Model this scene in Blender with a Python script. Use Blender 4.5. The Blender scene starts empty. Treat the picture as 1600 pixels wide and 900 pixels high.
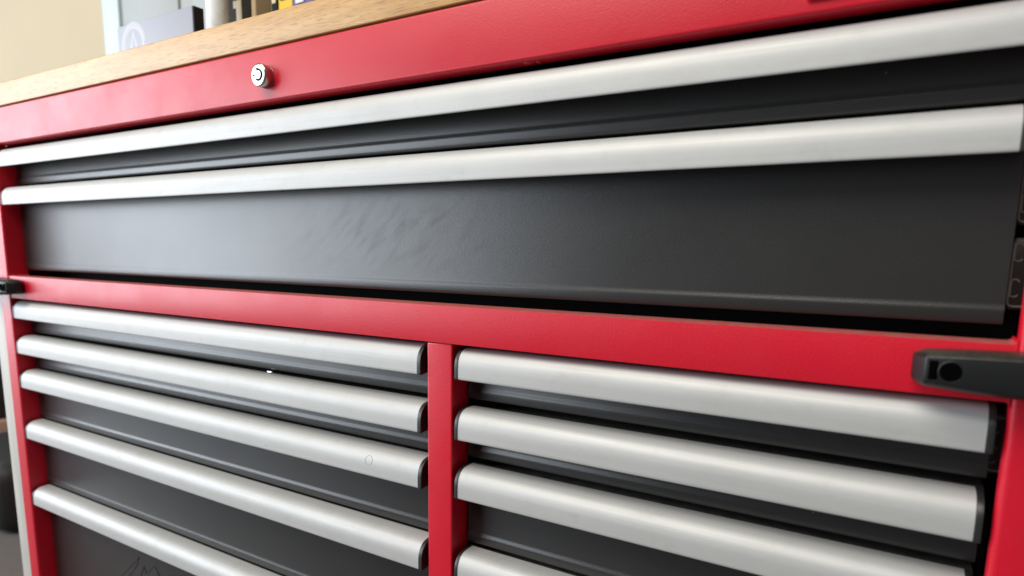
import bpy, bmesh, math, random
from mathutils import Vector, Matrix
random.seed(4)
scene = bpy.context.scene
COL = scene.collection
ZC = 0.76                                   # eye height; chest heights below are relative to it

# ------------------------------------------------------------------ camera
cam_d = bpy.data.cameras.new('camera'); cam = bpy.data.objects.new('camera', cam_d); COL.objects.link(cam)
R = ((0.8537951, 0.0954930, -0.5117763), (0.5203785, -0.1272794, 0.8443969), (0.0154954, -0.9872594, -0.1583630))
M = Matrix.Identity(4)
for i in range(3):
    M[i][0] = R[i][0]; M[i][1] = -R[i][1]; M[i][2] = -R[i][2]
CAM = Vector((0.3905, -0.4840, ZC))
M[0][3], M[1][3], M[2][3] = CAM
cam.matrix_world = M
cam_d.sensor_width = 36; cam_d.lens = 36 * 1022 / 1600
cam_d.shift_y = (558.7 - 450) / 1600
cam_d.clip_start = 0.02; cam_d.clip_end = 60
cam_d.dof.use_dof = True; cam_d.dof.focus_distance = 0.64; cam_d.dof.aperture_fstop = 5.2
scene.camera = cam

# ------------------------------------------------------------------ light
w = bpy.data.worlds.new('World'); scene.world = w; w.use_nodes = True
bg = w.node_tree.nodes['Background']; bg.inputs[0].default_value = (0.93, 0.97, 1.0, 1); bg.inputs[1].default_value = 0.15

def area(name, loc, target, sx, sy, radiance, col):
    d = bpy.data.lights.new(name, 'AREA'); d.shape = 'RECTANGLE'; d.size = sx; d.size_y = sy
    d.energy = radiance * math.pi * sx * sy; d.color = col
    o = bpy.data.objects.new(name, d); COL.objects.link(o)
    o.location = loc
    o.rotation_euler = (Vector(target) - Vector(loc)).to_track_quat('-Z', 'Y').to_euler()
    return o
# open garage door far to the left of the chest, and the room light above the camera
area('door_light', (-5.3, -2.9, 1.66), (-0.4, 0.0, 0.95), 4.65, 3.3, 7.6, (0.84, 0.915, 1.0))
area('ceiling_light', (-0.6, -1.7, 2.95), (0.2, 0.0, 0.8), 2.2, 1.4, 8.6, (1.0, 0.95, 0.84))

vs = scene.view_settings
vs.view_transform = 'Standard'; vs.look = 'None'; vs.gamma = 1.0; vs.use_curve_mapping = False
vs.exposure = 0.0
scene.cycles.use_denoising = True
scene.cycles.max_bounces = 8

# ------------------------------------------------------------------ materials
def mat(name, col, rough=0.5, metal=0.0, spec=0.5):
    m = bpy.data.materials.new(name); m.use_nodes = True
    b = m.node_tree.nodes['Principled BSDF']
    b.inputs['Base Color'].default_value = (*col, 1); b.inputs['Roughness'].default_value = rough
    b.inputs['Metallic'].default_value = metal; b.inputs['Specular IOR Level'].default_value = spec
    return m
def N(m, t, **kw):
    n = m.node_tree.nodes.new(t)
    for k, v in kw.items(): setattr(n, k, v)
    return n
def L(m, a, b): m.node_tree.links.new(a, b)
def B(m): return m.node_tree.nodes['Principled BSDF']
def coords(m, scale=(1, 1, 1)):
    tc = N(m, 'ShaderNodeNewGeometry'); mp = N(m, 'ShaderNodeMapping'); mp.inputs['Scale'].default_value = scale
    L(m, tc.outputs['Position'], mp.inputs['Vector']); return mp.outputs[0]
def noise(m, scale, vec, detail=3, rough=0.5):
    n = N(m, 'ShaderNodeTexNoise'); n.inputs['Scale'].default_value = scale
    n.inputs['Detail'].default_value = detail; n.inputs['Roughness'].default_value = rough
    L(m, vec, n.inputs['Vector']); return n.outputs[0]
def ramp(m, fac, p0, c0, p1, c1):
    r = N(m, 'ShaderNodeMapRange'); r.inputs[1].default_value = p0; r.inputs[2].default_value = p1
    r.inputs[3].default_value = c0; r.inputs[4].default_value = c1; L(m, fac, r.inputs[0]); return r.outputs[0]
def mixc(m, fac, a, b):
    x = N(m, 'ShaderNodeMix', data_type='RGBA')
    if isinstance(fac, (int, float)): x.inputs[0].default_value = fac
    else: L(m, fac, x.inputs[0])
    for s, v in ((6, a), (7, b)):
        if isinstance(v, tuple): x.inputs[s].default_value = (*v, 1)
        else: L(m, v, x.inputs[s])
    return x.outputs[2]
def math_(m, op, a, b):
    x = N(m, 'ShaderNodeMath', operation=op)
    for i, v in enumerate((a, b)):
        if isinstance(v, (int, float)): x.inputs[i].default_value = v
        else: L(m, v, x.inputs[i])
    return x.outputs[0]
def bump(m, h, strength, dist):
    b = N(m, 'ShaderNodeBump'); b.inputs['Strength'].default_value = strength; b.inputs['Distance'].default_value = dist
    L(m, h, b.inputs['Height']); L(m, b.outputs[0], B(m).inputs['Normal'])
def specks(m, scale, size, vec):
    v = N(m, 'ShaderNodeTexVoronoi'); v.inputs['Scale'].default_value = scale; L(m, vec, v.inputs['Vector'])
    # only some cells carry a speck
    sep = N(m, 'ShaderNodeSeparateColor'); L(m, v.outputs['Color'], sep.inputs[0])
    keep = math_(m, 'GREATER_THAN', sep.outputs[0], 0.72)
    near = ramp(m, v.outputs['Distance'], size * 0.6, 1.0, size, 0.0)
    return math_(m, 'MULTIPLY', keep, near)
def up_dust(m, lo, hi, vec):
    g = N(m, 'ShaderNodeNewGeometry'); s = N(m, 'ShaderNodeSeparateXYZ'); L(m, g.outputs['Normal'], s.inputs[0])
    return math_(m, 'MULTIPLY', ramp(m, s.outputs[2], 0.55, 0.0, 0.9, 1.0), ramp(m, noise(m, 90, vec, 4, 0.7), 0.3, lo, 0.7, hi))

# red powder coat
RED = mat('red_powder_coat', (0.65, 0.004, 0.022), 0.42)
v = coords(RED)
c = mixc(RED, ramp(RED, noise(RED, 9, v, 4), 0.35, 0, 0.75, 1), (0.65, 0.004, 0.022), (0.61, 0.005, 0.024))
c = mixc(RED, ramp(RED, noise(RED, 1100, v, 2, 0.6), 0.42, 0, 0.66, 0.5), c, (0.44, 0.004, 0.018))
c = mixc(RED, ramp(RED, noise(RED, 1.0, coords(RED, (90, 40, 60)), 5, 0.7), 0.60, 0, 0.85, 0.35), c, (0.40, 0.02, 0.03))
c = mixc(RED, up_dust(RED, 0.35, 0.85, v), c, (0.26, 0.15, 0.12))
L(RED, c, B(RED).inputs['Base Color'])
L(RED, math_(RED, 'ADD', ramp(RED, noise(RED, 14, v, 5, 0.65), 0.3, 0.36, 0.7, 0.46), ramp(RED, up_dust(RED, 0, 1, v), 0, 0, 1, 0.3)), B(RED).inputs['Roughness'])
bump(RED, noise(RED, 560, v, 3, 0.6), 0.24, 0.0007)
# charcoal drawer paint
GREY = mat('charcoal_paint', (0.0200, 0.0192, 0.0192), 0.33)
v = coords(GREY)
sp = specks(GREY, 55, 0.035, v)
c = mixc(GREY, sp, (0.0200, 0.0192, 0.0192), (0.22, 0.21, 0.19))
smear_v = coords(GREY, (14, 14, 26))
sm = math_(GREY, 'MULTIPLY', ramp(GREY, noise(GREY, 1.3, smear_v, 5, 0.6), 0.50, 0, 0.72, 1), ramp(GREY, noise(GREY, 3.1, v, 1), 0.42, 0, 0.6, 1))
def blob(cx, cz, sx, sz):
    mp = N(GREY, 'ShaderNodeMapping'); mp.inputs['Location'].default_value = (-cx / sx, 0, -cz / sz); mp.inputs['Scale'].default_value = (1 / sx, 0, 1 / sz)
    g = N(GREY, 'ShaderNodeNewGeometry'); L(GREY, g.outputs['Position'], mp.inputs['Vector'])
    ln = N(GREY, 'ShaderNodeVectorMath', operation='LENGTH'); L(GREY, mp.outputs[0], ln.inputs[0])
    return ramp(GREY, ln.outputs['Value'], 0.3, 1, 1.0, 0)
rot = N(GREY, 'ShaderNodeMapping'); rot.inputs['Rotation'].default_value = (0, math.radians(38), 0); L(GREY, v, rot.inputs['Vector'])
scl = N(GREY, 'ShaderNodeMapping'); scl.inputs['Scale'].default_value = (26, 1, 105); L(GREY, rot.outputs[0], scl.inputs['Vector'])
wipe = noise(GREY, 1.0, scl.outputs[0], 4, 0.55)
wipe = math_(GREY, 'MULTIPLY', ramp(GREY, wipe, 0.46, 0, 0.70, 1), blob(-0.055, ZC + 0.016, 0.21, 0.048))
c = mixc(GREY, up_dust(GREY, 0.2, 0.7, v), c, (0.13, 0.12, 0.11))
L(GREY, c, B(GREY).inputs['Base Color'])
L(GREY, math_(GREY, 'ADD', ramp(GREY, noise(GREY, 20, v, 5, 0.6), 0.3, 0.33, 0.7, 0.355), math_(GREY, 'ADD', math_(GREY, 'MULTIPLY', sm, 0.012), math_(GREY, 'MULTIPLY', wipe, 0.085))), B(GREY).inputs['Roughness'])
bump(GREY, noise(GREY, 700, v, 3, 0.6), 0.14, 0.0007)
# anodised aluminium
ALU = mat('satin_aluminium', (0.52, 0.52, 0.51), 0.54, 0.32, 0.35)
v = coords(ALU)
sp = specks(ALU, 30, 0.026, v)
st = noise(ALU, 30, coords(ALU, (0.3, 6, 40)), 3)
c = mixc(ALU, ramp(ALU, noise(ALU, 16, coords(ALU, (1, 1, 2)), 5, 0.7), 0.45, 0, 0.8, 1), (0.535, 0.535, 0.53), (0.49, 0.485, 0.475))
c = mixc(ALU, ramp(ALU, noise(ALU, 1.0, coords(ALU, (2.5, 300, 900)), 3, 0.6), 0.35, 0, 0.75, 0.35), c, (0.43, 0.425, 0.415))
c = mixc(ALU, ramp(ALU, noise(ALU, 1.0, coords(ALU, (38, 20, 55)), 5, 0.68), 0.56, 0, 0.80, 0.45), c, (0.38, 0.375, 0.36))
c = mixc(ALU, sp, c, (0.12, 0.10, 0.09))
L(ALU, c, B(ALU).inputs['Base Color'])
L(ALU, ramp(ALU, st, 0.3, 0.51, 0.7, 0.60), B(ALU).inputs['Roughness'])
# beech worktop
WOOD = mat('beech_wood', (0.62, 0.40, 0.2), 0.42)
v = coords(WOOD, (3, 30, 30)); grain = noise(WOOD, 5, v, 5, 0.6)
v2 = coords(WOOD, (26, 520, 520)); fl = noise(WOOD, 2.0, v2, 2, 0.5)
c = mixc(WOOD, ramp(WOOD, grain, 0.3, 0, 0.7, 1), (0.69, 0.42, 0.16), (0.54, 0.29, 0.095))
c = mixc(WOOD, ramp(WOOD, fl, 0.53, 0, 0.68, 0.9), c, (0.33, 0.165, 0.06))
L(WOOD, c, B(WOOD).inputs['Base Color']); bump(WOOD, fl, 0.15, 0.0005)

BLACK = mat('interior_shade_black', (0.006, 0.006, 0.006), 0.8, 0, 0.1)
RECESS_SHADE = mat('recess_shade_black', (0.002, 0.002, 0.002), 0.9, 0, 0.0)  # flat black that paints the shade of the bracket recesses
CAPM = mat('black_cap_plastic', (0.018, 0.018, 0.018), 0.4)
SLIDE = mat('black_zinc_slide', (0.06, 0.06, 0.06), 0.35, 0.6)
PLAS = mat('black_textured_plastic', (0.008, 0.0083, 0.009), 0.40, 0, 0.4)
v = coords(PLAS); bump(PLAS, noise(PLAS, 900, v, 2), 0.25, 0.0006)
L(PLAS, mixc(PLAS, up_dust(PLAS, 0.1, 0.6, v), (0.008, 0.0083, 0.009), (0.11, 0.095, 0.07)), B(PLAS).inputs['Base Color'])
CHROME = mat('chrome', (0.40, 0.385, 0.36), 0.24, 1.0)
STEEL = mat('bright_zinc', (0.75, 0.8, 0.82), 0.25, 1.0)
RIM = mat('scuffed_mark', (0.36, 0.35, 0.34), 0.6, 0.3)
CREAM = mat('cream_wall_paint', (0.80, 0.66, 0.44), 0.75)
v = coords(CREAM); bump(CREAM, noise(CREAM, 120, v, 4), 0.1, 0.002)
L(CREAM, mixc(CREAM, ramp(CREAM, noise(CREAM, 3, v, 4), 0.3, 0, 0.7, 1), (0.58, 0.475, 0.31), (0.55, 0.45, 0.30)), B(CREAM).inputs['Base Color'])
WHITE = mat('white_door_paint', (0.66, 0.69, 0.68), 0.45)
v = coords(WHITE); L(WHITE, mixc(WHITE, ramp(WHITE, noise(WHITE, 7, v, 4), 0.3, 0, 0.7, 1), (0.33, 0.345, 0.33), (0.29, 0.305, 0.295)), B(WHITE).inputs['Base Color'])
PALEBLUE = mat('cyan_lit_frame', (0.50, 0.62, 0.66), 0.4)  # left door frame colour, with the bright cyan light on it painted in
LAV = mat('lavender_card', (0.33, 0.35, 0.43), 0.5)
EMB = mat('pale_print', (0.44, 0.46, 0.53), 0.5)
INK = mat('black_card', (0.010, 0.010, 0.014), 0.55, 0, 0.15)
PAPER = mat('white_paper', (0.80, 0.83, 0.85), 0.7)
v = coords(PAPER); L(PAPER, mixc(PAPER, ramp(PAPER, noise(PAPER, 70, v, 3), 0.45, 0, 0.65, 1), (0.82, 0.85, 0.87), (0.66, 0.69, 0.71)), B(PAPER).inputs['Base Color'])
TAN = mat('tan_softwood', (0.50, 0.38, 0.22), 0.6)
DARKB = mat('dark_brown_card', (0.024, 0.017, 0.012), 0.6, 0, 0.12)
CREAMP = mat('cream_print', (0.70, 0.58, 0.36), 0.55)
YEL = mat('yellow_card', (0.72, 0.48, 0.02), 0.5)
PUR = mat('purple_card', (0.10, 0.07, 0.26), 0.5)
GREYC = mat('grey_tin', (0.30, 0.30, 0.29), 0.4, 0.5)
BOARD = mat('white_trim_board', (0.58, 0.56, 0.52), 0.5)
v = coords(BOARD); L(BOARD, mixc(BOARD, ramp(BOARD, noise(BOARD, 12, coords(BOARD, (4, 4, 0.6)), 4), 0.3, 0, 0.7, 1), (0.60, 0.58, 0.54), (0.50, 0.48, 0.44)), B(BOARD).inputs['Base Color'])
KRAFT = mat('pinkish_cardboard', (0.45, 0.30, 0.24), 0.7)
BAGM = mat('black_nylon', (0.012, 0.012, 0.013), 0.6)
CONC = mat('concrete', (0.30, 0.27, 0.24), 0.75)
v = coords(CONC); L(CONC, mixc(CONC, ramp(CONC, noise(CONC, 6, v, 6, 0.65), 0.3, 0, 0.7, 1), (0.15, 0.135, 0.12), (0.10, 0.09, 0.085)), B(CONC).inputs['Base Color'])

# ------------------------------------------------------------------ helpers
def link(name, bm, m, parent=None, smooth=False, loc=(0, 0, 0)):
    bmesh.ops.recalc_face_normals(bm, faces=bm.faces)
    me = bpy.data.meshes.new(name); bm.to_mesh(me); bm.free()
    me.materials.append(m)
    if smooth:
        for p in me.polygons: p.use_smooth = True
        try: me.set_sharp_from_angle(angle=math.radians(38))
        except Exception: pass
    o = bpy.data.objects.new(name, me); COL.objects.link(o)
    o.location = loc
    if parent is not None: o.parent = parent
    return o
def empty(name, loc=(0, 0, 0)):
    o = bpy.data.objects.new(name, None); COL.objects.link(o); o.location = loc; return o
def tag(o, label=None, cat=None, group=None, kind=None):
    for k, x in (('label', label), ('category', cat), ('group', group), ('kind', kind)):
        if x: o[k] = x
    return o
def bevel(bm, r, seg=3, edges=None):
    if r > 0:
        bmesh.ops.bevel(bm, geom=list(edges or bm.edges), offset=r, segments=seg, profile=0.5, affect='EDGES', clamp_overlap=True)
def box_bm(x0, x1, y0, y1, z0, z1, r=0.0, seg=3):
    bm = bmesh.new(); bmesh.ops.create_cube(bm, size=1)
    for q in bm.verts:
        q.co = Vector(((x0 + x1) / 2 + q.co.x * (x1 - x0), (y0 + y1) / 2 + q.co.y * (y1 - y0), (z0 + z1) / 2 + q.co.z * (z1 - z0)))
    bevel(bm, r, seg); return bm
def box(name, x0, x1, y0, y1, z0, z1, m, parent=None, r=0.0, seg=3):
    return link(name, box_bm(x0, x1, y0, y1, z0, z1, r, seg), m, parent, r > 0)
def prism(pts, a0, a1, axis='x', r=0.0, seg=3):
    """closed polygon extruded along an axis; pts are (y,z) for x, (x,z) for y"""
    bm = bmesh.new()
    def P(p, a): return (a, p[0], p[1]) if axis == 'x' else ((p[0], a, p[1]) if axis == 'y' else (p[0], p[1], a))
    A = [bm.verts.new(P(p, a0)) for p in pts]; Bv = [bm.verts.new(P(p, a1)) for p in pts]
    n = len(pts)
    fa = bm.faces.new(A); fb = bm.faces.new(Bv[::-1])
    for i in range(n): bm.faces.new((A[i], Bv[i], Bv[(i + 1) % n], A[(i + 1) % n]))
    bmesh.ops.recalc_face_normals(bm, faces=bm.faces)
    if r > 0: bevel(bm, r, seg, list(fa.edges))
    return bm
def lathe_y(prof, seg=40):
    """prof: (radius, y) along the y axis, closed at both ends"""
    bm = bmesh.new(); rings = []
    for rr, y in prof:
        if rr < 1e-6: rings.append([bm.verts.new((0, y, 0))])
        else: rings.append([bm.verts.new((rr * math.cos(2 * math.pi * k / seg), y, rr * math.sin(2 * math.pi * k / seg))) for k in range(seg)])
    for a, b in zip(rings, rings[1:]):
        for k in range(seg):
            k2 = (k + 1) % seg
            if len(a) == 1: bm.faces.new((a[0], b[k], b[k2]))
            elif len(b) == 1: bm.faces.new((a[k], b[0], a[k2]))
            else: bm.faces.new((a[k], b[k], b[k2], a[k2]))
    return bm
def tube(bm, pts, r, seg=8):
    pts = [Vector(p) for p in pts]; rings = []
    for i, p in enumerate(pts):
        d = (pts[min(i + 1, len(pts) - 1)] - pts[max(i - 1, 0)]).normalized()
        u = d.orthogonal().normalized(); t = d.cross(u)
        if rings:
            u = (pu - d * pu.dot(d)).normalized(); t = d.cross(u)
        pu = u
        rings.append([bm.verts.new(p + (u * math.cos(2 * math.pi * k / seg) + t * math.sin(2 * math.pi * k / seg)) * r) for k in range(seg)])
    for a, b in zip(rings, rings[1:]):
        for k in range(seg): bm.faces.new((a[k], b[k], b[(k + 1) % seg], a[(k + 1) % seg]))
    bm.faces.new(rings[0][::-1]); bm.faces.new(rings[-1])
def rrect(x0, x1, z0, z1, r, n=5):
    out = []
    for cx, cz, a in ((x1 - r, z1 - r, 0), (x0 + r, z1 - r, 90), (x0 + r, z0 + r, 180), (x1 - r, z0 + r, 270)):
        for k in range(n + 1):
            t = math.radians(a + 90 * k / n); out.append((cx + r * math.cos(t), cz + r * math.sin(t)))
    return out

# ------------------------------------------------------------------ setting
fl = box('floor', -4.2, 2.2, -3.2, 0.70, -0.05, 0.0, CONC); tag(fl, kind='structure')
wl = box('wall', -4.2, 2.2, 0.70, 0.80, 0.0, 2.6, CREAM); tag(wl, kind='structure')

# ------------------------------------------------------------------ tool chest
chest = empty('tool_chest', (-0.204, 0.0, 0.0))
tag(chest, 'red steel tool chest with charcoal drawers, silver bar handles and wooden top', 'tool chest')
OFF = Vector((-0.204, 0, 0))
def part(o, parent=chest):
    """parent keeping the world place; every parent below the chest sits at the chest origin"""
    o.parent = parent
    if parent is chest: o.location = o.location - OFF
    return o
XL, XLI, XD0, XD1, XRI, XR = -0.8885, -0.8566, 0.0, 0.0296, 0.4478, 0.4800
zz = lambda z: ZC + z
LIP = 0.030

# worktop
part(box('worktop', XL - 0.012, XR + 0.012, -0.001, 0.575, zz(0.2085), zz(0.2405), WOOD, None, 0.0012, 3))
# top rail: pressed sheet with a flange folded back underneath
rt = part(link('top_rail', prism(rrect(XL, XR, zz(0.1545), zz(0.2072), 0.003), 0.0, 0.017, 'y', 0.0022), RED, None, True))
# mid rail with filleted inner corners
def fillet_rail(z0, z1, r=0.003, n=6):
    p = []
    # bottom-left corner sweeping down along the post, then along the bottom
    def arc(cx, cz, a0, a1):
        return [(cx + r * math.cos(math.radians(a0 + (a1 - a0) * k / n)), cz + r * math.sin(math.radians(a0 + (a1 - a0) * k / n))) for k in range(n + 1)]
    p += [(XLI, z1 + r)] + arc(XLI + r, z1 + r, 180, 270)[1:]
    p += arc(XRI - r, z1 + r, 270, 360)
    p += [(XRI, z0 - r)] + arc(XRI - r, z0 - r, 0, 90)[1:]
    p += arc(XLI + r, z0 - r, 90, 180)
    return p
rm = part(link('middle_rail', prism(fillet_rail(zz(-0.0848), zz(-0.0497)), 0.0020, LIP, 'y', 0.0026), RED, None, True))
# posts and divider
def post(name, x0, x1, z0, z1, y0=0.0, r=0.0055, y1=LIP):
    return part(link(name, prism([(x0, zz(z0)), (x1, zz(z0)), (x1, zz(z1)), (x0, zz(z1))], y0, y1, 'y', r, 6), RED, None, True))
post('corner_post', XL, XLI, -0.66, 0.1540, 0.0, 0.0035)
post('corner_post', XRI, XR, -0.66, 0.1540, 0.0, 0.0046, 0.0105)
post('divider', XD0, XD1, -0.655, -0.0852, 0.0028, 0.0022)
part(box('bottom_rail', XLI + 0.0005, XRI - 0.0005, 0.001, LIP, zz(-0.66), zz(-0.61), RED, None, 0.002))
# carcass
part(box('carcass', XLI - 0.004, XRI + 0.004, 0.062, 0.54, zz(-0.66), zz(0.205), BLACK))  # solid black block, painting in the darkness inside the chest
for x0, x1 in ((XL, XL + 0.004), (XR - 0.004, XR)):
    part(box('side_panel', x0, x1, LIP + 0.0006, 0.55, zz(-0.66), zz(0.206), RED, None))
part(box('back_panel', XL + 0.0045, XR - 0.0045, 0.546, 0.55, zz(-0.66), zz(0.206), RED, None))
# casters under the chest
for x in (XL + 0.09, XR - 0.09):
    for y in (0.09, 0.47):
        wbm = bmesh.new()
        bmesh.ops.create_cone(wbm, cap_ends=True, segments=28, radius1=0.0488, radius2=0.0488, depth=0.034,
                              matrix=Matrix.Translation((x, y, 0.049)) @ Matrix.Rotation(math.pi / 2, 4, 'Y'))
        bevel(wbm, 0.004, 2, [e for e in wbm.edges if abs(e.calc_face_angle(0)) > 1])
        k = part(box('caster_fork', x - 0.03, x + 0.03, y - 0.035, y + 0.035, 0.093, 0.1, STEEL, None, 0.002))
        for sx in (-1, 1):
            f = box('fork_arm', x + sx * 0.025 - 0.0025, x + sx * 0.025 + 0.0025, y - 0.018, y + 0.018, 0.042, 0.0935, STEEL, None, 0.001)
            part(f, k)
        part(link('wheel', wbm, CAPM, None, True), k)

# drawers ---------------------------------------------------------------
HH = 0.0285
outer = [(0.0010, 0.0), (0.0004, 0.0010), (0.0003, 0.0050), (0.0003, 0.0100), (0.0006, 0.0145), (0.0016, 0.0187), (0.0036, 0.0224),
         (0.0064, 0.0254), (0.0100, 0.0274), (0.0140, 0.0284), (0.0180, 0.0287), (0.0265, 0.0287)]
def smooth_profile(p, n=3):
    out = []
    for i in range(len(p) - 1):
        p0 = p[max(i - 1, 0)]; p1 = p[i]; p2 = p[i + 1]; p3 = p[min(i + 2, len(p) - 1)]
        for k in range(n):
            t = k / n
            out.append(tuple(0.5 * (2 * p1[j] + (p2[j] - p0[j]) * t + (2 * p0[j] - 5 * p1[j] + 4 * p2[j] - p3[j]) * t * t
                                    + (3 * p1[j] - p0[j] - 3 * p2[j] + p3[j]) * t ** 3) for j in range(2)))
    return out + [p[-1]]
outer = smooth_profile(outer)
inner = [(0.0265, 0.0266), (0.0180, 0.0266), (0.0122, 0.0252), (0.0078, 0.0222), (0.0050, 0.0182), (0.0036, 0.0140), (0.0030, 0.0072), (0.0028, 0.0002)]
HPROF = outer + inner
CPROF = [(y * 1.0 - 0.0006 if y < 0.01 else y, z * 1.012 - 0.0002) for y, z in outer] + [(0.0268, 0.0035), (0.0080, 0.0005)]
def drawer(x0, x1, zb, zbot, px0, px1, ends=(0.004, 0.004)):
    """x0..x1 silver bar, zb its lower edge, zbot the panel's lower edge, px0..px1 the panel"""
    yp = 0.0262; b = zz(zbot); t = zz(zb + 0.027)
    prof = [(yp, t), (yp, b + 0.0134), (yp - 0.0002, b + 0.0122), (yp - 0.0008, b + 0.0104), (yp - 0.0012, b + 0.0092), (yp - 0.0013, b + 0.0082),
            (yp - 0.0011, b + 0.0034), (yp - 0.0007, b + 0.0016), (yp + 0.0002, b + 0.0004), (yp + 0.0018, b), (0.058, b), (0.058, t)]
    d = part(link('drawer', prism(prof, px0, px1, 'x', 0.0010, 2), GREY, None, True))
    h = prism([(y, zz(zb) + z) for y, z in HPROF], x0, x1, 'x'); ho = link('handle', h, ALU, None, True); ho.parent = d
    for a0, a1 in ((x0 - ends[0], x0 - 0.0001), (x1 + 0.0001, x1 + ends[1])):
        c = prism([(y, zz(zb) + z) for y, z in CPROF], a0, a1, 'x', 0.0007, 2)
        co = link('end_cap', c, CAPM, None, True); co.parent = d
    return d
HX0, HX1 = -0.8490, 0.4356
drawer(HX0, HX1, 0.1204, 0.0950, -0.8535, 0.4412, (0.003, 0.004))
deep = drawer(HX0, HX1, 0.0620, -0.0400, -0.8535, 0.4412, (0.003, 0.004))
rowsL = [(-0.1178, -0.1430), (-0.1757, -0.2020), (-0.2330, -0.2885), (-0.3195, -0.4045), (-0.4360, -0.605)]
rowsR = [(-0.1175, -0.1408), (-0.1757, -0.1992), (-0.2336, -0.2880), (-0.3200, -0.4045), (-0.4360, -0.605)]
LD = [drawer(HX0, -0.0103, a, b, -0.8535, -0.0030, (0.003, 0.0045)) for a, b in rowsL]
RD = [drawer(0.0382, 0.4383, a, b, 0.0325, 0.4436, (0.0035, 0.0040)) for a, b in rowsR]

# round scuff on the third left handle
bm = bmesh.new()
cx, cz = -0.0764, zz(-0.2165)
ang = [math.radians(a) for a in range(0, 361, 12)]
pts = []
for a in ang:
    z = cz + 0.0048 * math.sin(a); rel = z - zz(-0.2330)
    yy = next(outer[i][0] + (outer[i + 1][0] - outer[i][0]) * (rel - outer[i][1]) / (outer[i + 1][1] - outer[i][1]) for i in range(len(outer) - 1) if outer[i][1] <= rel <= outer[i + 1][1])
    pts.append((cx + 0.0048 * math.cos(a), yy + 0.0001, z))
tube(bm, pts, 0.00030, 6)
o = link('ring_mark', bm, RIM, None, True); o.parent = LD[2]
# embossed script on the lowest left drawer
bm = bmesh.new()
def on_panel(px, py):
    d = Vector((px - 800, py - 558.7, 1022)); g = Vector([sum(R[i][j] * d[j] for j in range(3)) for i in range(3)])
    p = CAM + g * ((0.0262 - CAM.y) / g.y); return (p.x, 0.0262, p.z)
strokes = [[(178, 912), (192, 897), (205, 884), (217, 871), (214, 884), (204, 897), (194, 914)],
           [(216, 912), (222, 894), (225, 885), (229, 896), (233, 893), (241, 884), (247, 895), (252, 910)],
           [(262, 914), (268, 898), (273, 899), (270, 914)], [(284, 918), (290, 905), (296, 918), (304, 906)]]
for s in strokes: tube(bm, [on_panel(*p) for p in s], 0.0006, 6)
o = link('embossed_script', bm, GREY, None, True); o.parent = LD[4]
# metal sliver added to stand for a small cyan-white glint between left drawers
cbm = box_bm(-0.260, -0.251, 0.023, 0.030, zz(-0.1462), zz(-0.1446), 0.0005, 2)
o = link('glint_sliver', cbm, STEEL, None, True); o.parent = LD[0]
# paint runs under the top rail
bm = bmesh.new()
for x, y, sx in ((0.1030, 0.010, 0.0050), (0.1120, 0.012, 0.0022)):
    bmesh.ops.create_icosphere(bm, subdivisions=3, radius=1, matrix=Matrix.Translation((x, y, zz(0.1545))) @ Matrix.Diagonal((sx, 0.004, 0.0011, 1)))
part(link('paint_drip', bm, RED, None, True))
# pressed badge plate at the right end of the top rail
part(link('badge_plate', prism(rrect(0.3145, 0.440, zz(0.1625), zz(0.1990), 0.0035), -0.0030, 0.0005, 'y', 0.0012), RED, None, True))
# drawer slides in the right-hand gap
def slide(z0, z1):
    s = part(link('slide_bracket', prism(rrect(0.4425, 0.4560, zz(z0), zz(z1), 0.003), 0.040, 0.0615, 'y', 0.0006, 2), SLIDE, None, True))
    bm = bmesh.new()
    tube(bm, [(x, 0.0398, z) for x, z in rrect(0.4435, 0.4550, zz(z0 + 0.002), zz(z1 - 0.002), 0.0028)] , 0.0005, 6)
    for k in (0.18, 0.68):
        zc = z0 + (z1 - z0) * k
        tube(bm, [(x, 0.0398, z) for x, z in rrect(0.4442, 0.4482, zz(zc), zz(zc + 0.011), 0.0016)] , 0.0004, 6)
    o = link('slot_rim', bm, RIM, None, True); o.parent = s
slide(-0.031, 0.014); slide(0.022, 0.066); slide(-0.1400, -0.100)

# tubular key lock
lk = part(link('lock', lathe_y([(0, 0.001), (0.0118, 0.001), (0.0118, -0.0006), (0.0116, -0.0008), (0.0116, -0.0094), (0.0112, -0.0101), (0.0104, -0.0105), (0.0088, -0.0105), (0.0085, -0.0101), (0.0081, -0.0101), (0.0078, -0.0105), (0, -0.0105)]), CHROME, None, True,
               (-0.2100, 0, zz(0.1783))))
bm = bmesh.new()
tube(bm, [(-0.2100 + 0.0052 * math.cos(math.radians(a)), -0.0105, zz(0.1783) + 0.0052 * math.sin(math.radians(a))) for a in range(-125, 106, 10)], 0.00110, 6)
tube(bm, [(-0.2113, -0.0105, zz(0.1783 + 0.0048)), (-0.2106, -0.0105, zz(0.1783 + 0.0068))], 0.0013, 6)
tube(bm, [(-0.2166, -0.0105, zz(0.1783)), (-0.2166, -0.0109, zz(0.1783))], 0.0009, 8)
kw = link('keyway', bm, INK, None, True); kw.parent = lk; kw.location = Vector((0, 0, 0)) - Vector((-0.2100, 0, zz(0.1783)))

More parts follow.
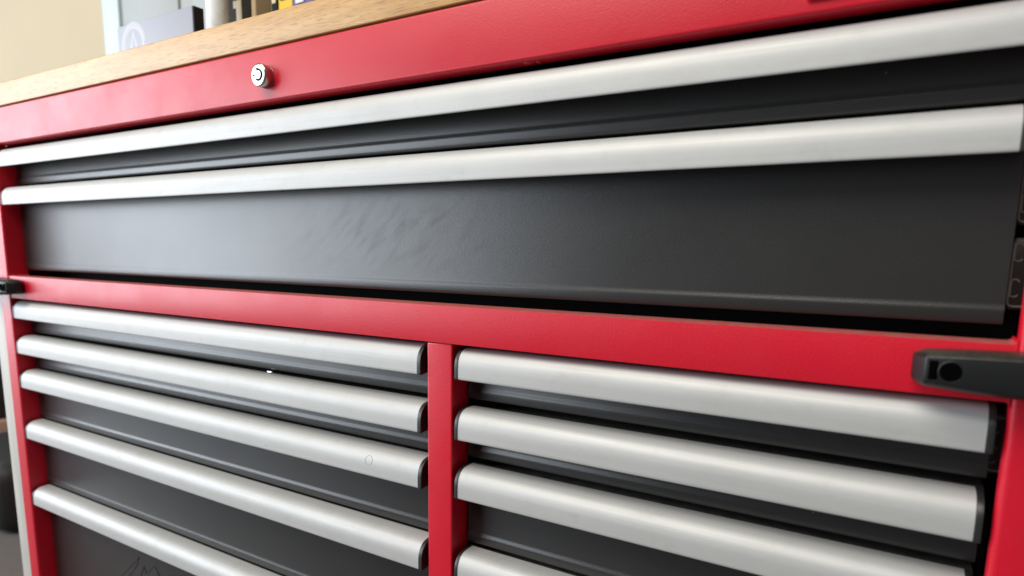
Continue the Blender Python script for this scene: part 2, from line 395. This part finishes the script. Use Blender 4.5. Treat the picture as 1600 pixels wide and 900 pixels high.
# black corner brackets over the ends of the middle rail
def bracket(mir):
    """profile seen from above (x from the tip outwards, y), then cut to a tapering height"""
    X = (lambda u: 0.3950 + u) if not mir else (lambda u: -0.8038 - u)
    bm = bmesh.new()
    zc = zz(-0.0655)
    # rows along u: (u, front y, half height at the back, half height at the front, drop of the centre)
    rows = [(0.0000, -0.0080, 0.0072, 0.0060, -0.0008), (0.0012, -0.0125, 0.0088, 0.0064, -0.0006), (0.0068, -0.0215, 0.0108, 0.0078, -0.0002),
            (0.0300, -0.0235, 0.0122, 0.0092, -0.0004), (0.0600, -0.0250, 0.0132, 0.0104, -0.0006), (0.1050, -0.0265, 0.0138, 0.0110, -0.0006)]
    rings = []
    for u, yf, hb, hf, dz in rows:
        x = X(u); c = zc + dz; ch = 0.0035
        ring = [(x, -0.0004, c - hb), (x, -0.0004, c + hb), (x, yf + ch * 1.3, c + hb), (x, yf, c + hf), (x, yf, c - hf), (x, yf + ch * 1.3, c - hb)]
        rings.append([bm.verts.new(p) for p in ring])
    for a, b in zip(rings, rings[1:]):
        for k in range(6): bm.faces.new((a[k], a[(k + 1) % 6], b[(k + 1) % 6], b[k]))
    bm.faces.new(rings[0]); bm.faces.new(rings[-1])
    bmesh.ops.recalc_face_normals(bm, faces=bm.faces)
    bevel(bm, 0.0009, 2, [e for e in bm.edges if e.calc_face_angle(0) > 0.25])
    br = part(link('corner_bracket', bm, PLAS, None, True))
    # rim, then black disc and block as painted shade of screw hole and recess
    s = -1 if mir else 1
    hx = X(0.0200); hy = -0.0228
    ring = lathe_y([(0.0068, 0.0008), (0.0066, -0.0001), (0.0062, -0.0003), (0.0056, -0.0001), (0.0055, 0.0008)])
    o = link('hole_rim', ring, PLAS, None, True); o.location = (hx, hy, zc - 0.0004); o.parent = br
    hole = lathe_y([(0, 0.0005), (0.0056, 0.0005), (0.0056, -0.00035), (0, -0.00035)])
    o = link('screw_hole_shade', hole, RECESS_SHADE, None, True); o.location = (hx, hy - 0.0001, zc - 0.0004); o.parent = br
    xs = sorted((X(0.0088), X(0.0134)))
    o = box('pocket_shade', xs[0], xs[1], hy + 0.0002, hy + 0.0030, zc - 0.0058, zc + 0.0058, RECESS_SHADE, None, 0.0004, 2); o.parent = br
    return br
bracket(False); bracket(True)

# ------------------------------------------------------------------ things on the worktop
TOP = zz(0.2405)
def thing_box(name, x0, x1, y0, y1, h, m, label, cat, r=0.0015):
    o = box(name, x0, x1, y0, y1, TOP, TOP + h, m, None, r, 2); tag(o, label, cat); return o
# lavender carton with a dark end and a pale round emblem
ct = empty('carton', (-0.70, 0.18, TOP)); tag(ct, 'flat lavender carton with pale round emblem and black end, on worktop', 'carton')
def cpart(o, p=ct): o.parent = p; o.location = o.location - p.location; return o
bx0, bx1, by, bz = -0.8110, -0.5995, 0.18, zz(0.3690)
cpart(box('front_panel', bx0, bx1, by, by + 0.018, TOP, bz, LAV, None, 0.001))
cpart(box('end_panel', bx1 + 0.0002, bx1 + 0.0035, by + 0.0005, by + 0.0175, TOP, bz - 0.0005, INK, None, 0.0006))
bm = bmesh.new()
ecx, ecz = -0.7640, zz(0.335)
tube(bm, [(ecx + 0.030 * math.cos(math.radians(a)), by, ecz + 0.030 * math.sin(math.radians(a))) for a in range(0, 361, 12)], 0.0060, 6)
tube(bm, [(ecx - 0.013, by, ecz - 0.018), (ecx, by, ecz + 0.018), (ecx + 0.013, by, ecz - 0.018)], 0.0045, 6)
for q in bm.verts: q.co.y = by + (q.co.y - by) * 0.06
cpart(link('emblem', bm, EMB, None, True))
# white paper roll
bm = bmesh.new()
seg = 40
rp = [(0.008, 0.0), (0.0175, 0.0), (0.0185, 0.002), (0.0185, 0.268), (0.0175, 0.27), (0.008, 0.27)]
rings = [[bm.verts.new((rr * math.cos(2 * math.pi * k / seg), rr * math.sin(2 * math.pi * k / seg), z)) for k in range(seg)] for rr, z in rp]
for a, b in zip(rings, rings[1:] + rings[:1]):
    for k in range(seg): bm.faces.new((a[k], b[k], b[(k + 1) % seg], a[(k + 1) % seg]))
o = link('paper_roll', bm, PAPER, None, True, (-0.7200, 0.310, TOP)); tag(o, 'tall white paper roll standing on worktop beside the carton', 'paper roll')
# wooden rack holding a dark game-like box with a cream numeral
rk = empty('wooden_rack', (-0.70, 0.37, TOP)); tag(rk, 'small tan wooden rack with two uprights standing on worktop', 'rack')
for x0, x1 in ((-0.7560, -0.7440), (-0.6780, -0.6660)):
    cpart(box('upright', x0, x1, 0.35, 0.43, TOP, TOP + 0.30, TAN, None, 0.0015), rk)
cpart(box('back_board', -0.7438, -0.6782, 0.422, 0.43, TOP, TOP + 0.30, TAN, None, 0.001), rk)
bk = thing_box('dark_box', -0.7425, -0.6795, 0.349, 0.418, 0.26, DARKB, 'dark brown box with cream numeral 1 inside the tan rack', 'box')
for n, a in (('numeral', (-0.7185, -0.7035, 0.3482, 0.3495, TOP + 0.12, TOP + 0.208)), ('numeral_flag', (-0.7260, -0.7187, 0.3482, 0.3495, TOP + 0.195, TOP + 0.208))):
    o = box(n, *a, CREAMP, None, 0.0004); o.parent = bk
o = bmesh.new()
bmesh.ops.create_cone(o, cap_ends=True, segments=36, radius1=0.017, radius2=0.017, depth=0.23, matrix=Matrix.Translation((-0.640, 0.385, TOP + 0.115)))
bevel(o, 0.002, 2, [e for e in o.edges if e.calc_face_angle(0) > 1])
tag(link('grey_tin', o, GREYC, None, True), 'slim grey tin standing between the tan rack and yellow box', 'tin')
bb = thing_box('black_book', -0.6230, -0.6085, 0.35, 0.45, 0.24, INK, 'thin black upright book beside the yellow box on worktop', 'book')
yb = thing_box('yellow_box', -0.6050, -0.5700, 0.35, 0.43, 0.204, YEL, 'bright yellow box with grey lid standing on worktop', 'box')
o = box('lid', -0.6052, -0.5698, 0.3495, 0.4305, TOP + 0.2042, TOP + 0.25, GREYC, None, 0.0015); o.parent = yb
o = box('spine_band', -0.6205, -0.6110, 0.3485, 0.3499, TOP + 0.186, TOP + 0.196, CREAMP, None, 0.0003); o.parent = bb
for k in range(3):
    o = box('print_block', -0.6020 + k * 0.0105, -0.5940 + k * 0.0105, 0.3480, 0.3494, TOP + 0.212 + 0.006 * (k % 2), TOP + 0.236, (PUR, INK, PUR)[k], None, 0.0003); o.parent = yb
o = box('print_block', -0.5995, -0.5860, 0.3482, 0.3499, TOP + 0.188, TOP + 0.197, PUR, None, 0.0003); o.parent = yb
pb = thing_box('purple_box', -0.5685, -0.5200, 0.35, 0.44, 0.23, PUR, 'deep purple box at the right end of the row on worktop', 'box')

# ------------------------------------------------------------------ beyond the chest
# white panelled door in the back wall
dr = empty('panelled_door', (-1.2, 0.69, 0)); tag(dr, 'pale white panelled door in the cream wall behind the chest', 'door')
def dpart(o): return cpart(o, dr)
X0 = -1.745
dpart(box('door_slab', X0 + 0.0882, -0.86, 0.662, 0.692, 0.005, 2.05, WHITE, None, 0.001))
dpart(box('door_frame', X0, X0 + 0.088, 0.655, 0.698, 0.0, 2.13, PALEBLUE, None, 0.004))
dpart(box('door_frame', -0.858, -0.77, 0.655, 0.698, 0.0, 2.13, WHITE, None, 0.004))
for x0, x1 in ((X0 + 0.105, -1.37), (-1.31, -0.94)):
    for z0, z1 in ((0.15, 0.95), (1.08, 1.95)):
        dpart(box('door_panel', x0, x1, 0.657, 0.6615, z0, z1, WHITE, None, 0.004))
# white trim board standing at the chest's left side
tb = box('trim_board', -0.9290, -0.8945, 0.004, 0.030, 0.0, 0.93, BOARD, None, 0.002)
tag(tb, 'narrow off-white board standing upright against the left side of chest', 'board')
# dark clutter on the floor, far left
bm = box_bm(-1.98, -1.56, 0.20, 0.50, 0.0, 0.195, 0.05, 4); o = link('black_bag', bm, BAGM, None, True)
tag(o, 'black soft bag lying on the floor left of the chest', 'bag')
o = box('cardboard_box', -2.55, -2.02, 0.34, 0.66, 0.0, 0.21, KRAFT, None, 0.004); tag(o, 'pinkish cardboard box on the floor behind the black bag', 'cardboard box')
o = box('black_crate', -2.53, -2.05, 0.36, 0.64, 0.211, 0.50, BAGM, None, 0.008); tag(o, 'black crate stacked on top of the pinkish cardboard box', 'crate')

o = box('print_block', -0.5600, -0.5400, 0.3482, 0.3499, TOP + 0.176, TOP + 0.190, PAPER, None, 0.0003); o.parent = pb
